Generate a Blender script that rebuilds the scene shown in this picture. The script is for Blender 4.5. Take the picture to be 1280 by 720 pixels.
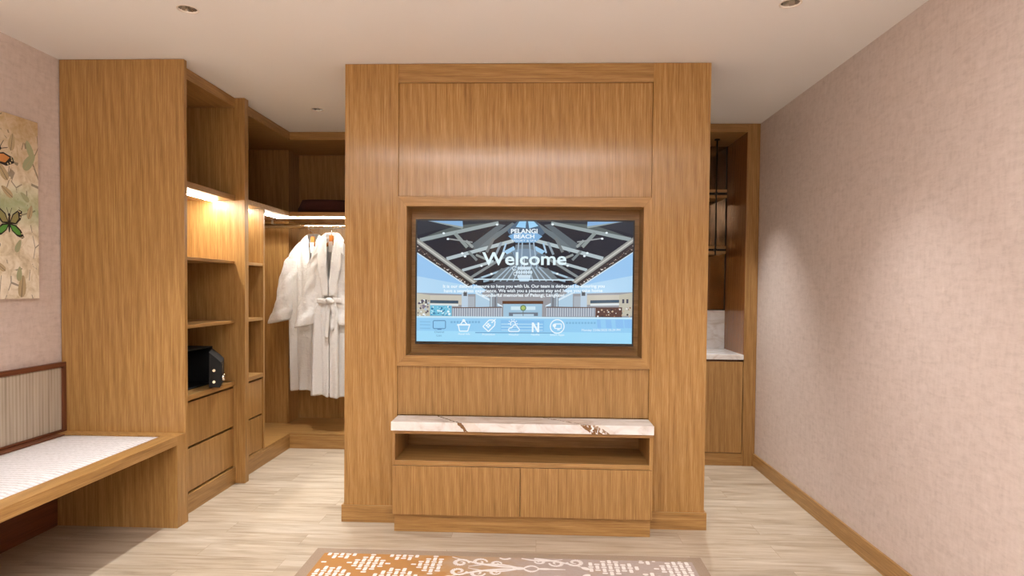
import bpy, bmesh, math, random
from mathutils import Vector, Matrix
random.seed(7)
for o in list(bpy.data.objects): bpy.data.objects.remove(o)
S = bpy.context.scene
COL = S.collection
PI = math.pi

# ------------------------------------------------------------------ camera, world, exposure
EXPO = 0.40
S.view_settings.view_transform = 'Standard'
S.view_settings.look = 'None'
S.view_settings.gamma = 1.0
S.view_settings.use_curve_mapping = False
S.view_settings.exposure = EXPO
H = 2.569                                        # ceiling height
XL, XR = -2.666, 1.640                           # side walls
YB, YF = -3.2, 5.66                              # bedroom end, closet end
cam = bpy.data.cameras.new('camera'); camo = bpy.data.objects.new('camera', cam); COL.objects.link(camo)
r2 = Vector((0.99921181, 0.03852125, 0.00958498)); u2 = Vector((-0.01056406, 0.0252938, 0.99962424)); fw = Vector((-0.03826434, 0.9989376, -0.02568081))
camo.matrix_world = Matrix(((r2.x, u2.x, -fw.x, 0), (r2.y, u2.y, -fw.y, 0), (r2.z, u2.z, -fw.z, 1.3381), (0, 0, 0, 1)))
cam.sensor_width = 36.0; cam.lens = 787.4958 / 1280 * 36
cam.shift_x = (640 - 643.0034) / 1280; cam.shift_y = (378.4244 - 360) / 1280
cam.clip_start = 0.05
S.camera = camo
w = bpy.data.worlds.new('world'); S.world = w; w.use_nodes = True
w.node_tree.nodes['Background'].inputs[0].default_value = (1.0, 0.93, 0.87, 1)
w.node_tree.nodes['Background'].inputs[1].default_value = 0.05

SPOT_W = 125.0          # each ceiling downlight
SPOT_C = (1.0, 0.98, 0.95)
LED_E = 190.0           # closet light strips
LED_C = (1.0, 0.95, 0.85)
FILL_W = 55.0          # added fill panel behind the camera
SHEEN_W = 34.0  # added ceiling strip for the sheen on the oak
UP_W = 140.0  # added upward fill
FILL_C = (1.0, 0.985, 0.985)

def lamp(name, kind, loc, energy, color, size=0.1, parent=None, **kw):
    l = bpy.data.lights.new(name, kind); l.energy = energy; l.color = color
    if kind in ('POINT', 'SPOT'): l.shadow_soft_size = size
    else: l.size = size
    for k, v in kw.items(): setattr(l, k, v)
    o = bpy.data.objects.new(name, l); o.location = loc; COL.objects.link(o)
    if parent: o.parent = parent
    return o
# unseen fill lights, added for the ambient level and the wall sheen
lamp('rear_fill_light', 'AREA', (-0.5, -1.3, H - 0.04), FILL_W, FILL_C, 2.6, spread=math.radians(105))
cv = lamp('sheen_fill_light', 'AREA', (-0.3, 1.12, H - 0.03), SHEEN_W, FILL_C, 2.2, shape='RECTANGLE', size_y=0.12)  # added strip that makes the sheen band on the media wall
up = lamp('ceiling_fill_light', 'AREA', (-0.4, -1.2, 1.9), UP_W, FILL_C, 1.6); up.rotation_euler = (PI, 0, 0)  # added upward panel, brightens the ceiling
lamp('low_fill_light', 'POINT', (-1.9, -2.5, 1.15), 4, FILL_C, 0.14)  # added low ambient points without lamp bodies
lamp('low_fill_light', 'POINT', (1.0, -2.6, 1.25), 4, FILL_C, 0.14)

# ------------------------------------------------------------------ material helpers
def lin(c):
    c = c / 255.0
    return c / 12.92 if c <= 0.04045 else ((c + 0.055) / 1.055) ** 2.4
def rgb(r, g, b): return (lin(r), lin(g), lin(b), 1)
class NT:
    def __init__(s, name):
        s.m = bpy.data.materials.new(name); s.m.use_nodes = True
        s.t = s.m.node_tree; s.b = s.t.nodes['Principled BSDF']
    def n(s, typ, **kw):
        nd = s.t.nodes.new(typ)
        for k, v in kw.items(): setattr(nd, k, v)
        return nd
    def l(s, a, b): s.t.links.new(a, b)
    def setin(s, nd, **kw):
        for k, v in kw.items(): nd.inputs[k].default_value = v
    def coord(s, scale=(1, 1, 1), rnd=True, kind='Object'):
        tc = s.n('ShaderNodeTexCoord'); mp = s.n('ShaderNodeMapping'); mp.inputs['Scale'].default_value = scale
        if rnd:
            oi = s.n('ShaderNodeObjectInfo'); mu = s.n('ShaderNodeMath', operation='MULTIPLY'); mu.inputs[1].default_value = 37.0
            s.l(oi.outputs['Random'], mu.inputs[0]); s.l(mu.outputs[0], mp.inputs['Location'])
        s.l(tc.outputs[kind], mp.inputs['Vector'])
        return mp.outputs['Vector']
    def noise(s, vec, scale=1, detail=4, rough=0.55, dist=0.0):
        nd = s.n('ShaderNodeTexNoise'); s.l(vec, nd.inputs['Vector'])
        nd.inputs['Scale'].default_value = scale; nd.inputs['Detail'].default_value = detail
        nd.inputs['Roughness'].default_value = rough; nd.inputs['Distortion'].default_value = dist
        return nd.outputs['Fac']
    def ramp(s, fac, stops):
        r = s.n('ShaderNodeValToRGB'); e = r.color_ramp.elements
        while len(e) < len(stops): e.new(0.5)
        for el, (p, c) in zip(e, stops): el.position = p; el.color = c
        s.l(fac, r.inputs['Fac']); return r.outputs['Color']
    def mix(s, a, b, fac, mode='MIX'):
        m = s.n('ShaderNodeMix', data_type='RGBA', blend_type=mode)
        if isinstance(fac, (int, float)): m.inputs[0].default_value = fac
        else: s.l(fac, m.inputs[0])
        for i, v in ((6, a), (7, b)):
            if isinstance(v, tuple): m.inputs[i].default_value = v
            else: s.l(v, m.inputs[i])
        return m.outputs[2]
    def math(s, op, a, b=0.0, c=None):
        m = s.n('ShaderNodeMath', operation=op)
        for i, v in enumerate((a, b) if c is None else (a, b, c)):
            if isinstance(v, (int, float)): m.inputs[i].default_value = v
            else: s.l(v, m.inputs[i])
        return m.outputs[0]
    def bump(s, h, strength=0.2, dist=0.01):
        b = s.n('ShaderNodeBump'); b.inputs['Strength'].default_value = strength; b.inputs['Distance'].default_value = dist
        s.l(h, b.inputs['Height']); s.l(b.outputs['Normal'], s.b.inputs['Normal'])
    def base(s, c):
        if isinstance(c, tuple): s.b.inputs['Base Color'].default_value = c
        else: s.l(c, s.b.inputs['Base Color'])
    def p(s, **kw):
        for k, v in kw.items(): s.b.inputs[k.replace('_', ' ')].default_value = v
        return s.m

def wood(name, axis, dark, mid, light, rough=0.36, figure=0.5, aniso=0.0):
    t = NT(name)
    al, cr = 2.0, 135.0
    sc = [cr, cr, cr]; sc[axis] = al
    v = t.coord(tuple(sc))
    streak = t.noise(v, 1.0, 5, 0.62, 0.25)
    sc2 = [330, 330, 330]; sc2[axis] = 11.0
    fine = t.noise(t.coord(tuple(sc2)), 1.0, 3, 0.6)
    sc3 = [5.0, 5.0, 5.0]; sc3[axis] = 0.55
    v3 = t.coord(tuple(sc3))
    wv = t.n('ShaderNodeTexWave', wave_type='BANDS', bands_direction='DIAGONAL'); t.l(v3, wv.inputs['Vector'])
    t.setin(wv, Scale=2.2, Distortion=6.0, Detail=2.5)
    wv.inputs['Detail Scale'].default_value = 0.7
    f = t.math('ADD', t.math('MULTIPLY', streak, 0.55), t.math('MULTIPLY', wv.outputs['Fac'], 0.13 * figure))
    f = t.math('ADD', f, t.math('MULTIPLY', fine, 0.40))
    c = t.ramp(f, [(0.27, dark), (0.51, mid), (0.74, light)])
    oi = t.n('ShaderNodeObjectInfo')
    hv = t.n('ShaderNodeHueSaturation'); t.l(c, hv.inputs['Color'])
    t.l(t.math('ADD', t.math('MULTIPLY', oi.outputs['Random'], 0.10), 0.95), hv.inputs['Value'])
    t.base(hv.outputs['Color'])
    t.bump(t.math('ADD', fine, t.math('MULTIPLY', streak, 0.4)), 0.10, 0.002)
    if aniso:
        tg = t.n('ShaderNodeTangent', direction_type='RADIAL', axis='Z'); t.l(tg.outputs[0], t.b.inputs['Tangent'])
        t.p(Anisotropic=aniso); t.b.inputs['Anisotropic Rotation'].default_value = 0.0
    return t.p(Roughness=rough)

OAK = (rgb(118, 82, 40), rgb(161, 121, 69), rgb(194, 155, 100))
M = {}
for i, a in enumerate('xyz'):
    M['oak_' + a] = wood('oak_' + a, i, *OAK)
M['oak_sheen'] = wood('oak_sheen', 2, *OAK, rough=0.24, figure=0.5, aniso=0.92)
for i, a in enumerate('xyz'):
    M['walnut_' + a] = wood('walnut_' + a, i, rgb(70, 34, 18), rgb(104, 58, 34), rgb(124, 72, 44), rough=0.42)

t = NT('wallpaper')
v = t.coord((1, 1, 1), rnd=False)
n1 = t.noise(t.coord((3, 13, 46), rnd=False), 1.0, 3, 0.6, 0.5)
n2 = t.noise(t.coord((3, 46, 15), rnd=False), 1.0, 3, 0.6, 0.5)
n3 = t.noise(t.coord((60, 60, 260), rnd=False), 1.0, 2)
wv = t.math('ADD', t.math('MULTIPLY', n1, 0.6), t.math('MULTIPLY', n2, 0.5))
f = t.math('ADD', wv, t.math('MULTIPLY', n3, 0.25))
t.base(t.ramp(f, [(0.40, rgb(188, 172, 164)), (0.66, rgb(205, 190, 182)), (0.9, rgb(214, 200, 193))]))
t.bump(f, 0.22, 0.005)
M['wallpaper'] = t.p(Roughness=0.75)

t = NT('ceiling_paint'); t.base(rgb(232, 230, 229)); t.bump(t.noise(t.coord((90, 90, 90), rnd=False), 1, 3), 0.05, 0.002); M['ceiling'] = t.p(Roughness=0.9)

t = NT('floor_planks')
tc = t.n('ShaderNodeTexCoord'); br = t.n('ShaderNodeTexBrick'); t.l(tc.outputs['Object'], br.inputs['Vector'])
br.offset = 0.37; br.inputs['Color1'].default_value = (0.1, 0.1, 0.1, 1); br.inputs['Color2'].default_value = (0.9, 0.9, 0.9, 1); br.inputs['Mortar'].default_value = (0.5, 0.5, 0.5, 1)
t.setin(br, Scale=1.0); br.inputs['Mortar Size'].default_value = 0.0011; br.inputs['Brick Width'].default_value = 1.22; br.inputs['Row Height'].default_value = 0.15
mp = t.n('ShaderNodeMapping'); mp.inputs['Scale'].default_value = (2.2, 26, 1); t.l(tc.outputs['Object'], mp.inputs['Vector'])
cmb = t.n('ShaderNodeCombineXYZ'); t.l(t.math('MULTIPLY', br.outputs['Color'], 23.0), cmb.inputs[0]); t.l(t.math('MULTIPLY', br.outputs['Color'], 9.0), cmb.inputs[2]); t.l(cmb.outputs[0], mp.inputs['Location'])
g = t.noise(mp.outputs['Vector'], 1.0, 6, 0.62, 0.9)
mp2 = t.n('ShaderNodeMapping'); mp2.inputs['Scale'].default_value = (1.3, 6, 1); t.l(tc.outputs['Object'], mp2.inputs['Vector']); t.l(cmb.outputs[0], mp2.inputs['Location'])
g2 = t.noise(mp2.outputs['Vector'], 1.0, 3, 0.5, 1.2)
gg = t.math('ADD', t.math('MULTIPLY', g, 0.6), t.math('MULTIPLY', g2, 0.4))
c = t.ramp(gg, [(0.35, rgb(140, 122, 101)), (0.49, rgb(176, 161, 141)), (0.64, rgb(198, 186, 170))])
c = t.mix(c, t.mix(c, rgb(190, 172, 148), 0.5), t.math('MULTIPLY', br.outputs['Color'], 0.6))
c = t.mix(c, rgb(150, 128, 102), t.math('MULTIPLY', br.outputs['Fac'], 0.8))
t.base(c); t.bump(g, 0.05, 0.002); M['floor'] = t.p(Roughness=0.42)

def plain(name, col, rough=0.5, metal=0.0, **kw):
    t = NT(name)
    n = t.noise(t.coord((40, 40, 40)), 1, 3)
    t.base(t.mix(col, tuple(min(1, x * 0.88) for x in col[:3]) + (1,), n)); t.p(Roughness=rough, Metallic=metal); t.p(**kw)
    return t.m
M['chrome'] = plain('chrome', rgb(225, 222, 216), 0.12, 1.0)
M['satin'] = plain('satin_aluminium', rgb(210, 205, 198), 0.3, 1.0)
M['black'] = plain('black_plastic', rgb(14, 14, 16), 0.32)
M['black_metal'] = plain('black_metal', rgb(22, 20, 19), 0.35, 0.6)
M['safe'] = plain('black_enamel', rgb(3, 3, 4), 0.75)
M['white_trim'] = plain('white_trim', rgb(228, 216, 204), 0.6)
M['label'] = plain('white_label', rgb(240, 238, 235), 0.7)
M['maroon'] = plain('maroon_cloth', rgb(62, 24, 20), 0.9)

t = NT('terry'); n = t.noise(t.coord((160, 160, 160)), 1, 3, 0.7); n2 = t.noise(t.coord((45, 45, 45)), 1, 2)
t.base(t.mix(rgb(240, 239, 238), rgb(220, 217, 214), n)); t.bump(t.math('ADD', n, t.math('MULTIPLY', n2, 1.2)), 0.7, 0.012)
M['terry'] = t.p(Roughness=0.95)
t = NT('hanger_wood'); t.base(t.ramp(t.noise(t.coord((80, 80, 6)), 1, 4), [(0.3, rgb(168, 96, 34)), (0.7, rgb(206, 132, 56))])); M['hanger'] = t.p(Roughness=0.3)

def led_mat(name, e):
    t = NT(name); t.base(rgb(255, 250, 240)); t.b.inputs['Emission Color'].default_value = LED_C + (1,); t.b.inputs['Emission Strength'].default_value = e
    return t.m
M['led'] = led_mat('led_strip', LED_E)
M['led_dim'] = led_mat('led_strip_soft', LED_E * 0.5)
M['bulb'] = led_mat('lamp_face', 14.0)

t = NT('striped_fabric'); tc = t.n('ShaderNodeTexCoord')
sx = t.n('ShaderNodeSeparateXYZ'); t.l(tc.outputs['Object'], sx.inputs[0])
wob = t.noise(t.coord((2, 60, 2), rnd=False), 1, 3)
st = t.math('SINE', t.math('MULTIPLY', sx.outputs[1], 2 * PI / 0.021))
st = t.math('ADD', t.math('MULTIPLY', st, 0.13), wob)
t.base(t.ramp(st, [(0.2, rgb(150, 136, 118)), (0.5, rgb(176, 163, 145)), (0.85, rgb(190, 178, 160))]))
t.bump(st, 0.3, 0.003); M['stripe'] = t.p(Roughness=0.9)

t = NT('woven_seat'); tc = t.n('ShaderNodeTexCoord')
sx = t.n('ShaderNodeSeparateXYZ'); t.l(tc.outputs['Object'], sx.inputs[0])
a = t.math('SINE', t.math('MULTIPLY', sx.outputs[1], 2 * PI / 0.028))
b = t.math('SINE', t.math('MULTIPLY', sx.outputs[0], 2 * PI / 0.012))
fl = t.noise(t.coord((60, 180, 60), rnd=False), 1, 2)
f = t.math('ADD', t.math('ADD', t.math('MULTIPLY', a, 0.11), t.math('MULTIPLY', b, 0.05)), t.math('MULTIPLY', fl, 0.62))
t.base(t.ramp(f, [(0.10, rgb(172, 167, 166)), (0.32, rgb(206, 202, 203)), (0.6, rgb(216, 213, 215))]))
t.bump(f, 0.3, 0.003); M['weave'] = t.p(Roughness=0.9)

def marble(name, veins):
    t = NT(name); tc = t.n('ShaderNodeTexCoord'); sx = t.n('ShaderNodeSeparateXYZ'); t.l(tc.outputs['Object'], sx.inputs[0])
    n = t.noise(t.coord((5, 9, 9), rnd=False), 1, 6, 0.6, 1.6)
    c = t.ramp(n, [(0.36, rgb(206, 198, 192)), (0.50, rgb(224, 221, 219)), (0.62, rgb(232, 231, 231))])
    ns = t.noise(t.coord((16, 16, 16), rnd=False), 1, 5, 0.7)
    nf = t.noise(t.coord((55, 30, 30), rnd=False), 1, 4, 0.6, 0.8)
    if veins:
        # surface distance from the back edge over the front nose, in the slab's own space
        d = t.math('SUBTRACT', t.math('MULTIPLY', sx.outputs[1], -1.0), sx.outputs[2])
        for (x0, k, w0, w1, dd) in veins:
            off = t.math('SUBTRACT', t.math('SUBTRACT', sx.outputs[0], x0), t.math('MULTIPLY', d, k))
            off = t.math('ADD', off, t.math('MULTIPLY', t.math('SUBTRACT', ns, 0.5), 0.05))
            wide = t.math('MULTIPLY', t.math('GREATER_THAN', d, dd), w1 - w0)
            m = t.math('LESS_THAN', t.math('ABSOLUTE', off), t.math('ADD', wide, w0))
            m = t.math('MULTIPLY', m, t.math('GREATER_THAN', t.math('ADD', nf, 0.06), 0.5 if w1 > 0.02 else 0.42))
            c = t.mix(c, rgb(118, 76, 16), t.math('MULTIPLY', m, 0.95))
            halo = t.math('LESS_THAN', t.math('ABSOLUTE', t.math('SUBTRACT', off, 0.05)), 0.035)
            c = t.mix(c, rgb(205, 188, 168), t.math('MULTIPLY', t.math('MULTIPLY', halo, ns), 0.6))
    t.base(c); return t.p(Roughness=0.14)
M['marble'] = marble('marble_slab', [(-0.56, 0.82, 0.005, 0.012, 0.172), (0.03, 1.38, 0.006, 0.046, 0.172)])
M['marble_plain'] = marble('marble_counter', [])

t = NT('bronze_mirror'); n = t.noise(t.coord((7, 7, 7)), 1, 5, 0.6)
t.base(t.ramp(n, [(0.35, rgb(92, 70, 50)), (0.65, rgb(124, 98, 74))])); M['bronze'] = t.p(Metallic=1.0, Roughness=0.12)
t = NT('fluted_brass'); tc = t.n('ShaderNodeTexCoord'); n = t.noise(t.coord((46, 3, 3)), 1, 3)
t.base(t.ramp(n, [(0.3, rgb(150, 118, 64)), (0.7, rgb(214, 186, 124))])); t.bump(n, 0.6, 0.01); M['brass'] = t.p(Metallic=1.0, Roughness=0.32)
M['oak_gloss'] = wood('oak_gloss', 2, rgb(104, 60, 28), rgb(140, 90, 48), rgb(168, 116, 66), rough=0.08, figure=0.4)

# ------------------------------------------------------------------ mesh helpers
class MB:
    def __init__(s): s.b = bmesh.new()
    def box(s, x0, x1, y0, y1, z0, z1, mi=0):
        vs = [s.b.verts.new((x, y, z)) for x in (x0, x1) for y in (y0, y1) for z in (z0, z1)]
        for f in ((0, 1, 3, 2), (4, 6, 7, 5), (0, 4, 5, 1), (2, 3, 7, 6), (0, 2, 6, 4), (1, 5, 7, 3)):
            fc = s.b.faces.new([vs[i] for i in f]); fc.material_index = mi
        return s
    def quad(s, pts, mi=0):
        f = s.b.faces.new([s.b.verts.new(p) for p in pts]); f.material_index = mi; return s
    def prism(s, pts, axis, a, b, mi=0):
        def P(p, v):
            q = list(p); q.insert(axis, v); return q
        A = [s.b.verts.new(P(p, a)) for p in pts]; B = [s.b.verts.new(P(p, b)) for p in pts]
        n = len(pts); fs = [s.b.faces.new(A), s.b.faces.new(B[::-1])]
        for i in range(n): fs.append(s.b.faces.new((A[i], B[i], B[(i + 1) % n], A[(i + 1) % n])))
        for f in fs: f.material_index = mi
        return s
    def tube(s, path, r, n=12, mi=0, cap=True, ry=None):
        rings = []; N = len(path)
        rad = r if isinstance(r, (list, tuple)) else [r] * N
        up = None
        for i, p in enumerate(path):
            p = Vector(p)
            d = (Vector(path[min(i + 1, N - 1)]) - Vector(path[max(i - 1, 0)])).normalized()
            if up is None:
                up = Vector((0, 0, 1)) if abs(d.z) < 0.9 else Vector((0, 1, 0))
            a = d.cross(up).normalized(); b = a.cross(d).normalized(); up = b
            rings.append([s.b.verts.new(p + a * math.cos(2 * PI * k / n) * rad[i] + b * math.sin(2 * PI * k / n) * (rad[i] if ry is None else ry)) for k in range(n)])
        for A, B in zip(rings, rings[1:]):
            for k in range(n):
                f = s.b.faces.new((A[k], A[(k + 1) % n], B[(k + 1) % n], B[k])); f.smooth = True; f.material_index = mi
        if cap:
            for R in (rings[0][::-1], rings[-1]):
                f = s.b.faces.new(R); f.material_index = mi
        return s
    def lathe(s, c, prof, n=24, mi=0, smooth=True, close=False):
        rings = [[s.b.verts.new((c[0] + r * math.cos(2 * PI * k / n), c[1] + r * math.sin(2 * PI * k / n), c[2] + z)) for k in range(n)] for r, z in prof]
        prs = list(zip(rings, rings[1:]))
        if close: prs.append((rings[-1], rings[0]))
        for A, B in prs:
            for k in range(n):
                f = s.b.faces.new((A[k], A[(k + 1) % n], B[(k + 1) % n], B[k])); f.smooth = smooth; f.material_index = mi
        return s
    def grid(s, rows, mi=0, smooth=True):
        V = [[s.b.verts.new(p) for p in r] for r in rows]
        for A, B in zip(V, V[1:]):
            for k in range(len(A) - 1):
                f = s.b.faces.new((A[k], A[k + 1], B[k + 1], B[k])); f.smooth = smooth; f.material_index = mi
        return s

def wloc(o):
    v = Vector((0, 0, 0))
    while o: v += o.location; o = o.parent
    return v
def obj(name, mb, mat, parent=None, bevel=0.0015, mods=(), origin=None):
    me = bpy.data.meshes.new(name)
    bm = mb.b if isinstance(mb, MB) else mb
    off = wloc(parent)
    loc = Vector((0, 0, 0))
    if origin is not None: loc = Vector(origin) - off; off = Vector(origin)
    bmesh.ops.translate(bm, verts=bm.verts, vec=-off)
    bmesh.ops.recalc_face_normals(bm, faces=bm.faces)
    bm.to_mesh(me); bm.free()
    for m in (mat if isinstance(mat, (list, tuple)) else [mat]): me.materials.append(M[m] if isinstance(m, str) else m)
    o = bpy.data.objects.new(name, me); COL.objects.link(o); o.location = loc
    if parent: o.parent = parent
    if bevel:
        b = o.modifiers.new('bevel', 'BEVEL'); b.width = bevel; b.segments = 2; b.limit_method = 'ANGLE'; b.angle_limit = 0.7
    for typ, kw in mods:
        m = o.modifiers.new(typ.lower(), typ)
        for k, v in kw.items(): setattr(m, k, v)
    return o
def tag(o, label, cat, group=None):
    o['label'] = label; o['category'] = cat
    if group: o['group'] = group
    return o
def thing(name, label, cat, loc, group=None):
    o = bpy.data.objects.new(name, None); o.location = loc; o.empty_display_size = 0.1; COL.objects.link(o)
    return tag(o, label, cat, group)
def struct(name, mb, mat, **kw):
    o = obj(name, mb, mat, None, bevel=kw.pop('bevel', 0), **kw); o['kind'] = 'structure'; return o
def board(name, parent, mat, *b, **kw): return obj(name, MB().box(*b), mat, parent, **kw)

# ------------------------------------------------------------------ room shell
struct('floor', MB().box(XL - 0.1, XR + 0.1, YB - 0.1, YF + 0.1, -0.08, 0), 'floor')
struct('wall_left', MB().box(XL - 0.1, XL, YB, YF, 0, H), 'wallpaper')
struct('wall_right', MB().box(XR, XR + 0.1, YB, YF, 0, H), 'wallpaper')
struct('wall_front', MB().box(XL - 0.1, XR + 0.1, YF, YF + 0.1, 0, H), 'wallpaper')
struct('wall_back', MB().box(XL - 0.1, XR + 0.1, YB - 0.1, YB, 0, H), 'wallpaper')
LIGHTS = [(-1.588, 2.803), (1.071, 2.79), (-1.567, 4.408), (1.071, 4.408), (-1.588, 1.15), (1.071, 1.15), (-0.26, 1.15), (-1.588, -0.6), (1.071, -0.6), (-0.75, -2.85), (-0.35, 4.45)]  # rear pair and the one behind the media wall are added for ambient bounce
HR = 0.042
bm = bmesh.new(); eds = []
def loop(pts):
    vs = [bm.verts.new(p) for p in pts]
    for i in range(len(vs)): eds.append(bm.edges.new((vs[i], vs[(i + 1) % len(vs)])))
loop([(XL - 0.1, YB - 0.1, H), (XR + 0.1, YB - 0.1, H), (XR + 0.1, YF + 0.1, H), (XL - 0.1, YF + 0.1, H)])
for (x, y) in LIGHTS: loop([(x + HR * math.cos(2 * PI * k / 24), y + HR * math.sin(2 * PI * k / 24), H) for k in range(24)])
bmesh.ops.triangle_fill(bm, use_beauty=True, use_dissolve=False, edges=eds)
struct('ceiling', bm, 'ceiling')
struct('baseboard_right', MB().box(XR - 0.014, XR, YB, 4.785, 0, 0.097), 'oak_y', bevel=0.002)
struct('baseboard_left', MB().box(XL, XL + 0.014, YB, 1.15, 0, 0.097), 'oak_y', bevel=0.002)

# ------------------------------------------------------------------ media wall (free-standing oak partition)
WX0, WX1, WY, WB = -1.089, 0.928, 3.50, 3.86
mw = thing('media_wall', 'wide oak panelled partition holding the television in its framed niche', 'tv wall', (-0.08, 3.68, 0))
HT = H - 0.002
board('stile', mw, 'oak_sheen', WX0, -0.789, WY, WB, 0, HT)
board('stile', mw, 'oak_sheen', 0.616, WX1, WY, WB, 0, HT)
board('top_rail', mw, 'oak_x', -0.789, 0.616, WY, WY + 0.06, 2.464, HT)
board('upper_panel', mw, 'oak_sheen', -0.789, 0.616, WY + 0.014, WY + 0.034, 1.836, 2.464)
board('lower_panel', mw, 'oak_z', -0.789, 0.616, WY + 0.012, WY + 0.034, 0.6095, 0.886)
board('back_panel', mw, 'oak_z', -0.789, 0.616, WB - 0.02, WB, 0, HT)
fx0, fx1, fz0, fz1 = -0.790, 0.618, 0.887, 1.835
ix0, ix1, iz0, iz1 = -0.740, 0.573, 0.947, 1.781
ya, yb = WY - 0.004, WY + 0.03
obj('niche_rail', MB().prism([(fx0, fz1), (fx1, fz1), (ix1, iz1), (ix0, iz1)], 1, ya, yb), 'oak_x', mw)
obj('niche_rail', MB().prism([(fx0, fz0), (ix0, iz0), (ix1, iz0), (fx1, fz0)], 1, ya, yb), 'oak_x', mw)
obj('niche_upright', MB().prism([(fx0, fz0), (fx0, fz1), (ix0, iz1), (ix0, iz0)], 1, ya, yb), 'oak_z', mw)
obj('niche_upright', MB().prism([(fx1, fz0), (ix1, iz0), (ix1, iz1), (fx1, fz1)], 1, ya, yb), 'oak_z', mw)
ND = WY + 0.145
n = MB(); n.box(ix0 - 0.012, ix0, yb, ND, iz0 - 0.012, iz1 + 0.012); n.box(ix1, ix1 + 0.012, yb, ND, iz0 - 0.012, iz1 + 0.012)
n.box(ix0, ix1, yb, ND, iz1, iz1 + 0.012); n.box(ix0, ix1, yb, ND, iz0 - 0.012, iz0); obj('niche_lining', n, 'oak_x', mw, bevel=0)
board('niche_back', mw, 'oak_x', ix0 - 0.012, ix1 + 0.012, ND, ND + 0.012, iz0 - 0.012, iz1 + 0.012)
BBZ = 0.096
k = MB(); k.prism([(WX0 - 0.012, WY - 0.012), (-0.778, WY - 0.012), (-0.778, WY), (WX0, WY), (WX0, WB), (WX0 - 0.012, WB)], 2, 0, BBZ)
obj('baseboard', k, 'oak_x', mw)
k = MB(); k.prism([(WX1 + 0.012, WY - 0.012), (0.616, WY - 0.012), (0.616, WY), (WX1, WY), (WX1, WB), (WX1 + 0.012, WB)], 2, 0, BBZ)
obj('baseboard', k, 'oak_x', mw)

# ------------------------------------------------------------------ console under the television
cs = thing('media_console', 'low oak television console with open slot, two doors and marble top', 'console', (-0.083, 3.5, 0))
CX0, CX1, CY = -0.777, 0.6145, 3.346
o = board('marble_top', cs, 'marble', -0.783, 0.6155, 3.326, 3.499, 0.561, 0.609, bevel=0.002, origin=(0, 3.499, 0.609))
o['label'] = 'cream marble top with golden brown veins'
board('top_board', cs, 'oak_x', CX0, CX1, CY, 3.70, 0.541, 0.561)
NOTCH = [(CY, 0.3695), (CY, 0.541), (3.70, 0.541), (3.70, 0.10), (CY + 0.021, 0.10), (CY + 0.021, 0.3695)]
obj('side_panel', MB().prism(NOTCH, 0, CX0, CX0 + 0.012), 'oak_z', cs)
obj('side_panel', MB().prism(NOTCH, 0, CX1 - 0.018, CX1), 'oak_z', cs)
board('slot_shelf', cs, 'oak_x', CX0 + 0.012, CX1 - 0.018, CY + 0.001, 3.69, 0.370, 0.396)
board('slot_back', cs, 'oak_x', CX0 + 0.012, CX1 - 0.018, 3.69, 3.70, 0.10, 0.541)
board('door', cs, 'oak_z', CX0, -0.0895, CY, CY + 0.02, 0.102, 0.367)
board('door', cs, 'oak_z', -0.0865, CX1, CY, CY + 0.02, 0.102, 0.367)
board('plinth', cs, 'oak_x', CX0 + 0.004, CX1 - 0.004, 3.373, 3.69, 0, 0.098)

# ------------------------------------------------------------------ television with its welcome picture
TX0, TX1, TZ0, TZ1, TY = -0.699, 0.533, 1.007, 1.714, 3.55
tv = thing('television', 'wall-mounted flat television showing a blue welcome screen', 'television', (-0.083, TY + 0.03, TZ0))
board('housing', tv, 'black', TX0 + 0.01, TX1 - 0.01, TY + 0.004, TY + 0.038, TZ0 + 0.01, TZ1 - 0.01, bevel=0.004)
board('wall_bracket', tv, 'black_metal', -0.33, 0.17, TY + 0.038, ND, 1.25, 1.48)
bz = MB(); B = 0.009
bz.box(TX0, TX1, TY - 0.002, TY + 0.006, TZ1 - B, TZ1); bz.box(TX0, TX1, TY - 0.002, TY + 0.006, TZ0, TZ0 + 0.016)
bz.box(TX0, TX0 + B, TY - 0.002, TY + 0.006, TZ0 + 0.016, TZ1 - B); bz.box(TX1 - B, TX1, TY - 0.002, TY + 0.006, TZ0 + 0.016, TZ1 - B)
obj('bezel', bz, 'black', tv, bevel=0.001)
SX0, SX1, SZ0, SZ1 = TX0 + B, TX1 - B, TZ0 + 0.016, TZ1 - B
emats = {}; emlist = []
def em(c):
    if c not in emats:
        t = NT('screen_colour'); t.base((0.004, 0.004, 0.005, 1)); t.p(Roughness=0.12); t.b.inputs['Specular IOR Level'].default_value = 0.25
        q = rgb(*c); t.b.inputs['Emission Color'].default_value = q
        t.b.inputs['Emission Strength'].default_value = 1.0 * 2 ** (-EXPO)
        emats[c] = len(emlist); emlist.append(t.m)
    return emats[c]
SCR = bmesh.new(); LAY = [0]
def uv(X, Y):                                   # picture coordinates of the photographed screen
    u = (X - 97) / 846.0; v = (Y - 110 - 7 * u) / (480 + 5 * u)
    return SX0 + u * (SX1 - SX0), SZ1 - v * (SZ1 - SZ0)
def clampx(p): return (min(max(p[0], SX0), SX1), min(max(p[1], SZ0), SZ1))
def yl(): return TY - 0.00001 * LAY[0]
def poly(pts, c, up=True):
    if up: LAY[0] += 1
    vs = [SCR.verts.new((q[0], yl(), q[1])) for q in (clampx(uv(*p)) for p in pts)]
    try:
        f = SCR.faces.new(vs); f.material_index = em(c)
    except ValueError: pass
def bar(p, q, wd, c, wd2=None):
    wd2 = wd2 or wd
    dx, dy = q[0] - p[0], q[1] - p[1]; L = math.hypot(dx, dy) or 1; nx, ny = -dy / L / 2, dx / L / 2
    poly([(p[0] + nx * wd, p[1] + ny * wd), (q[0] + nx * wd2, q[1] + ny * wd2), (q[0] - nx * wd2, q[1] - ny * wd2), (p[0] - nx * wd, p[1] - ny * wd)], c)
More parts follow.
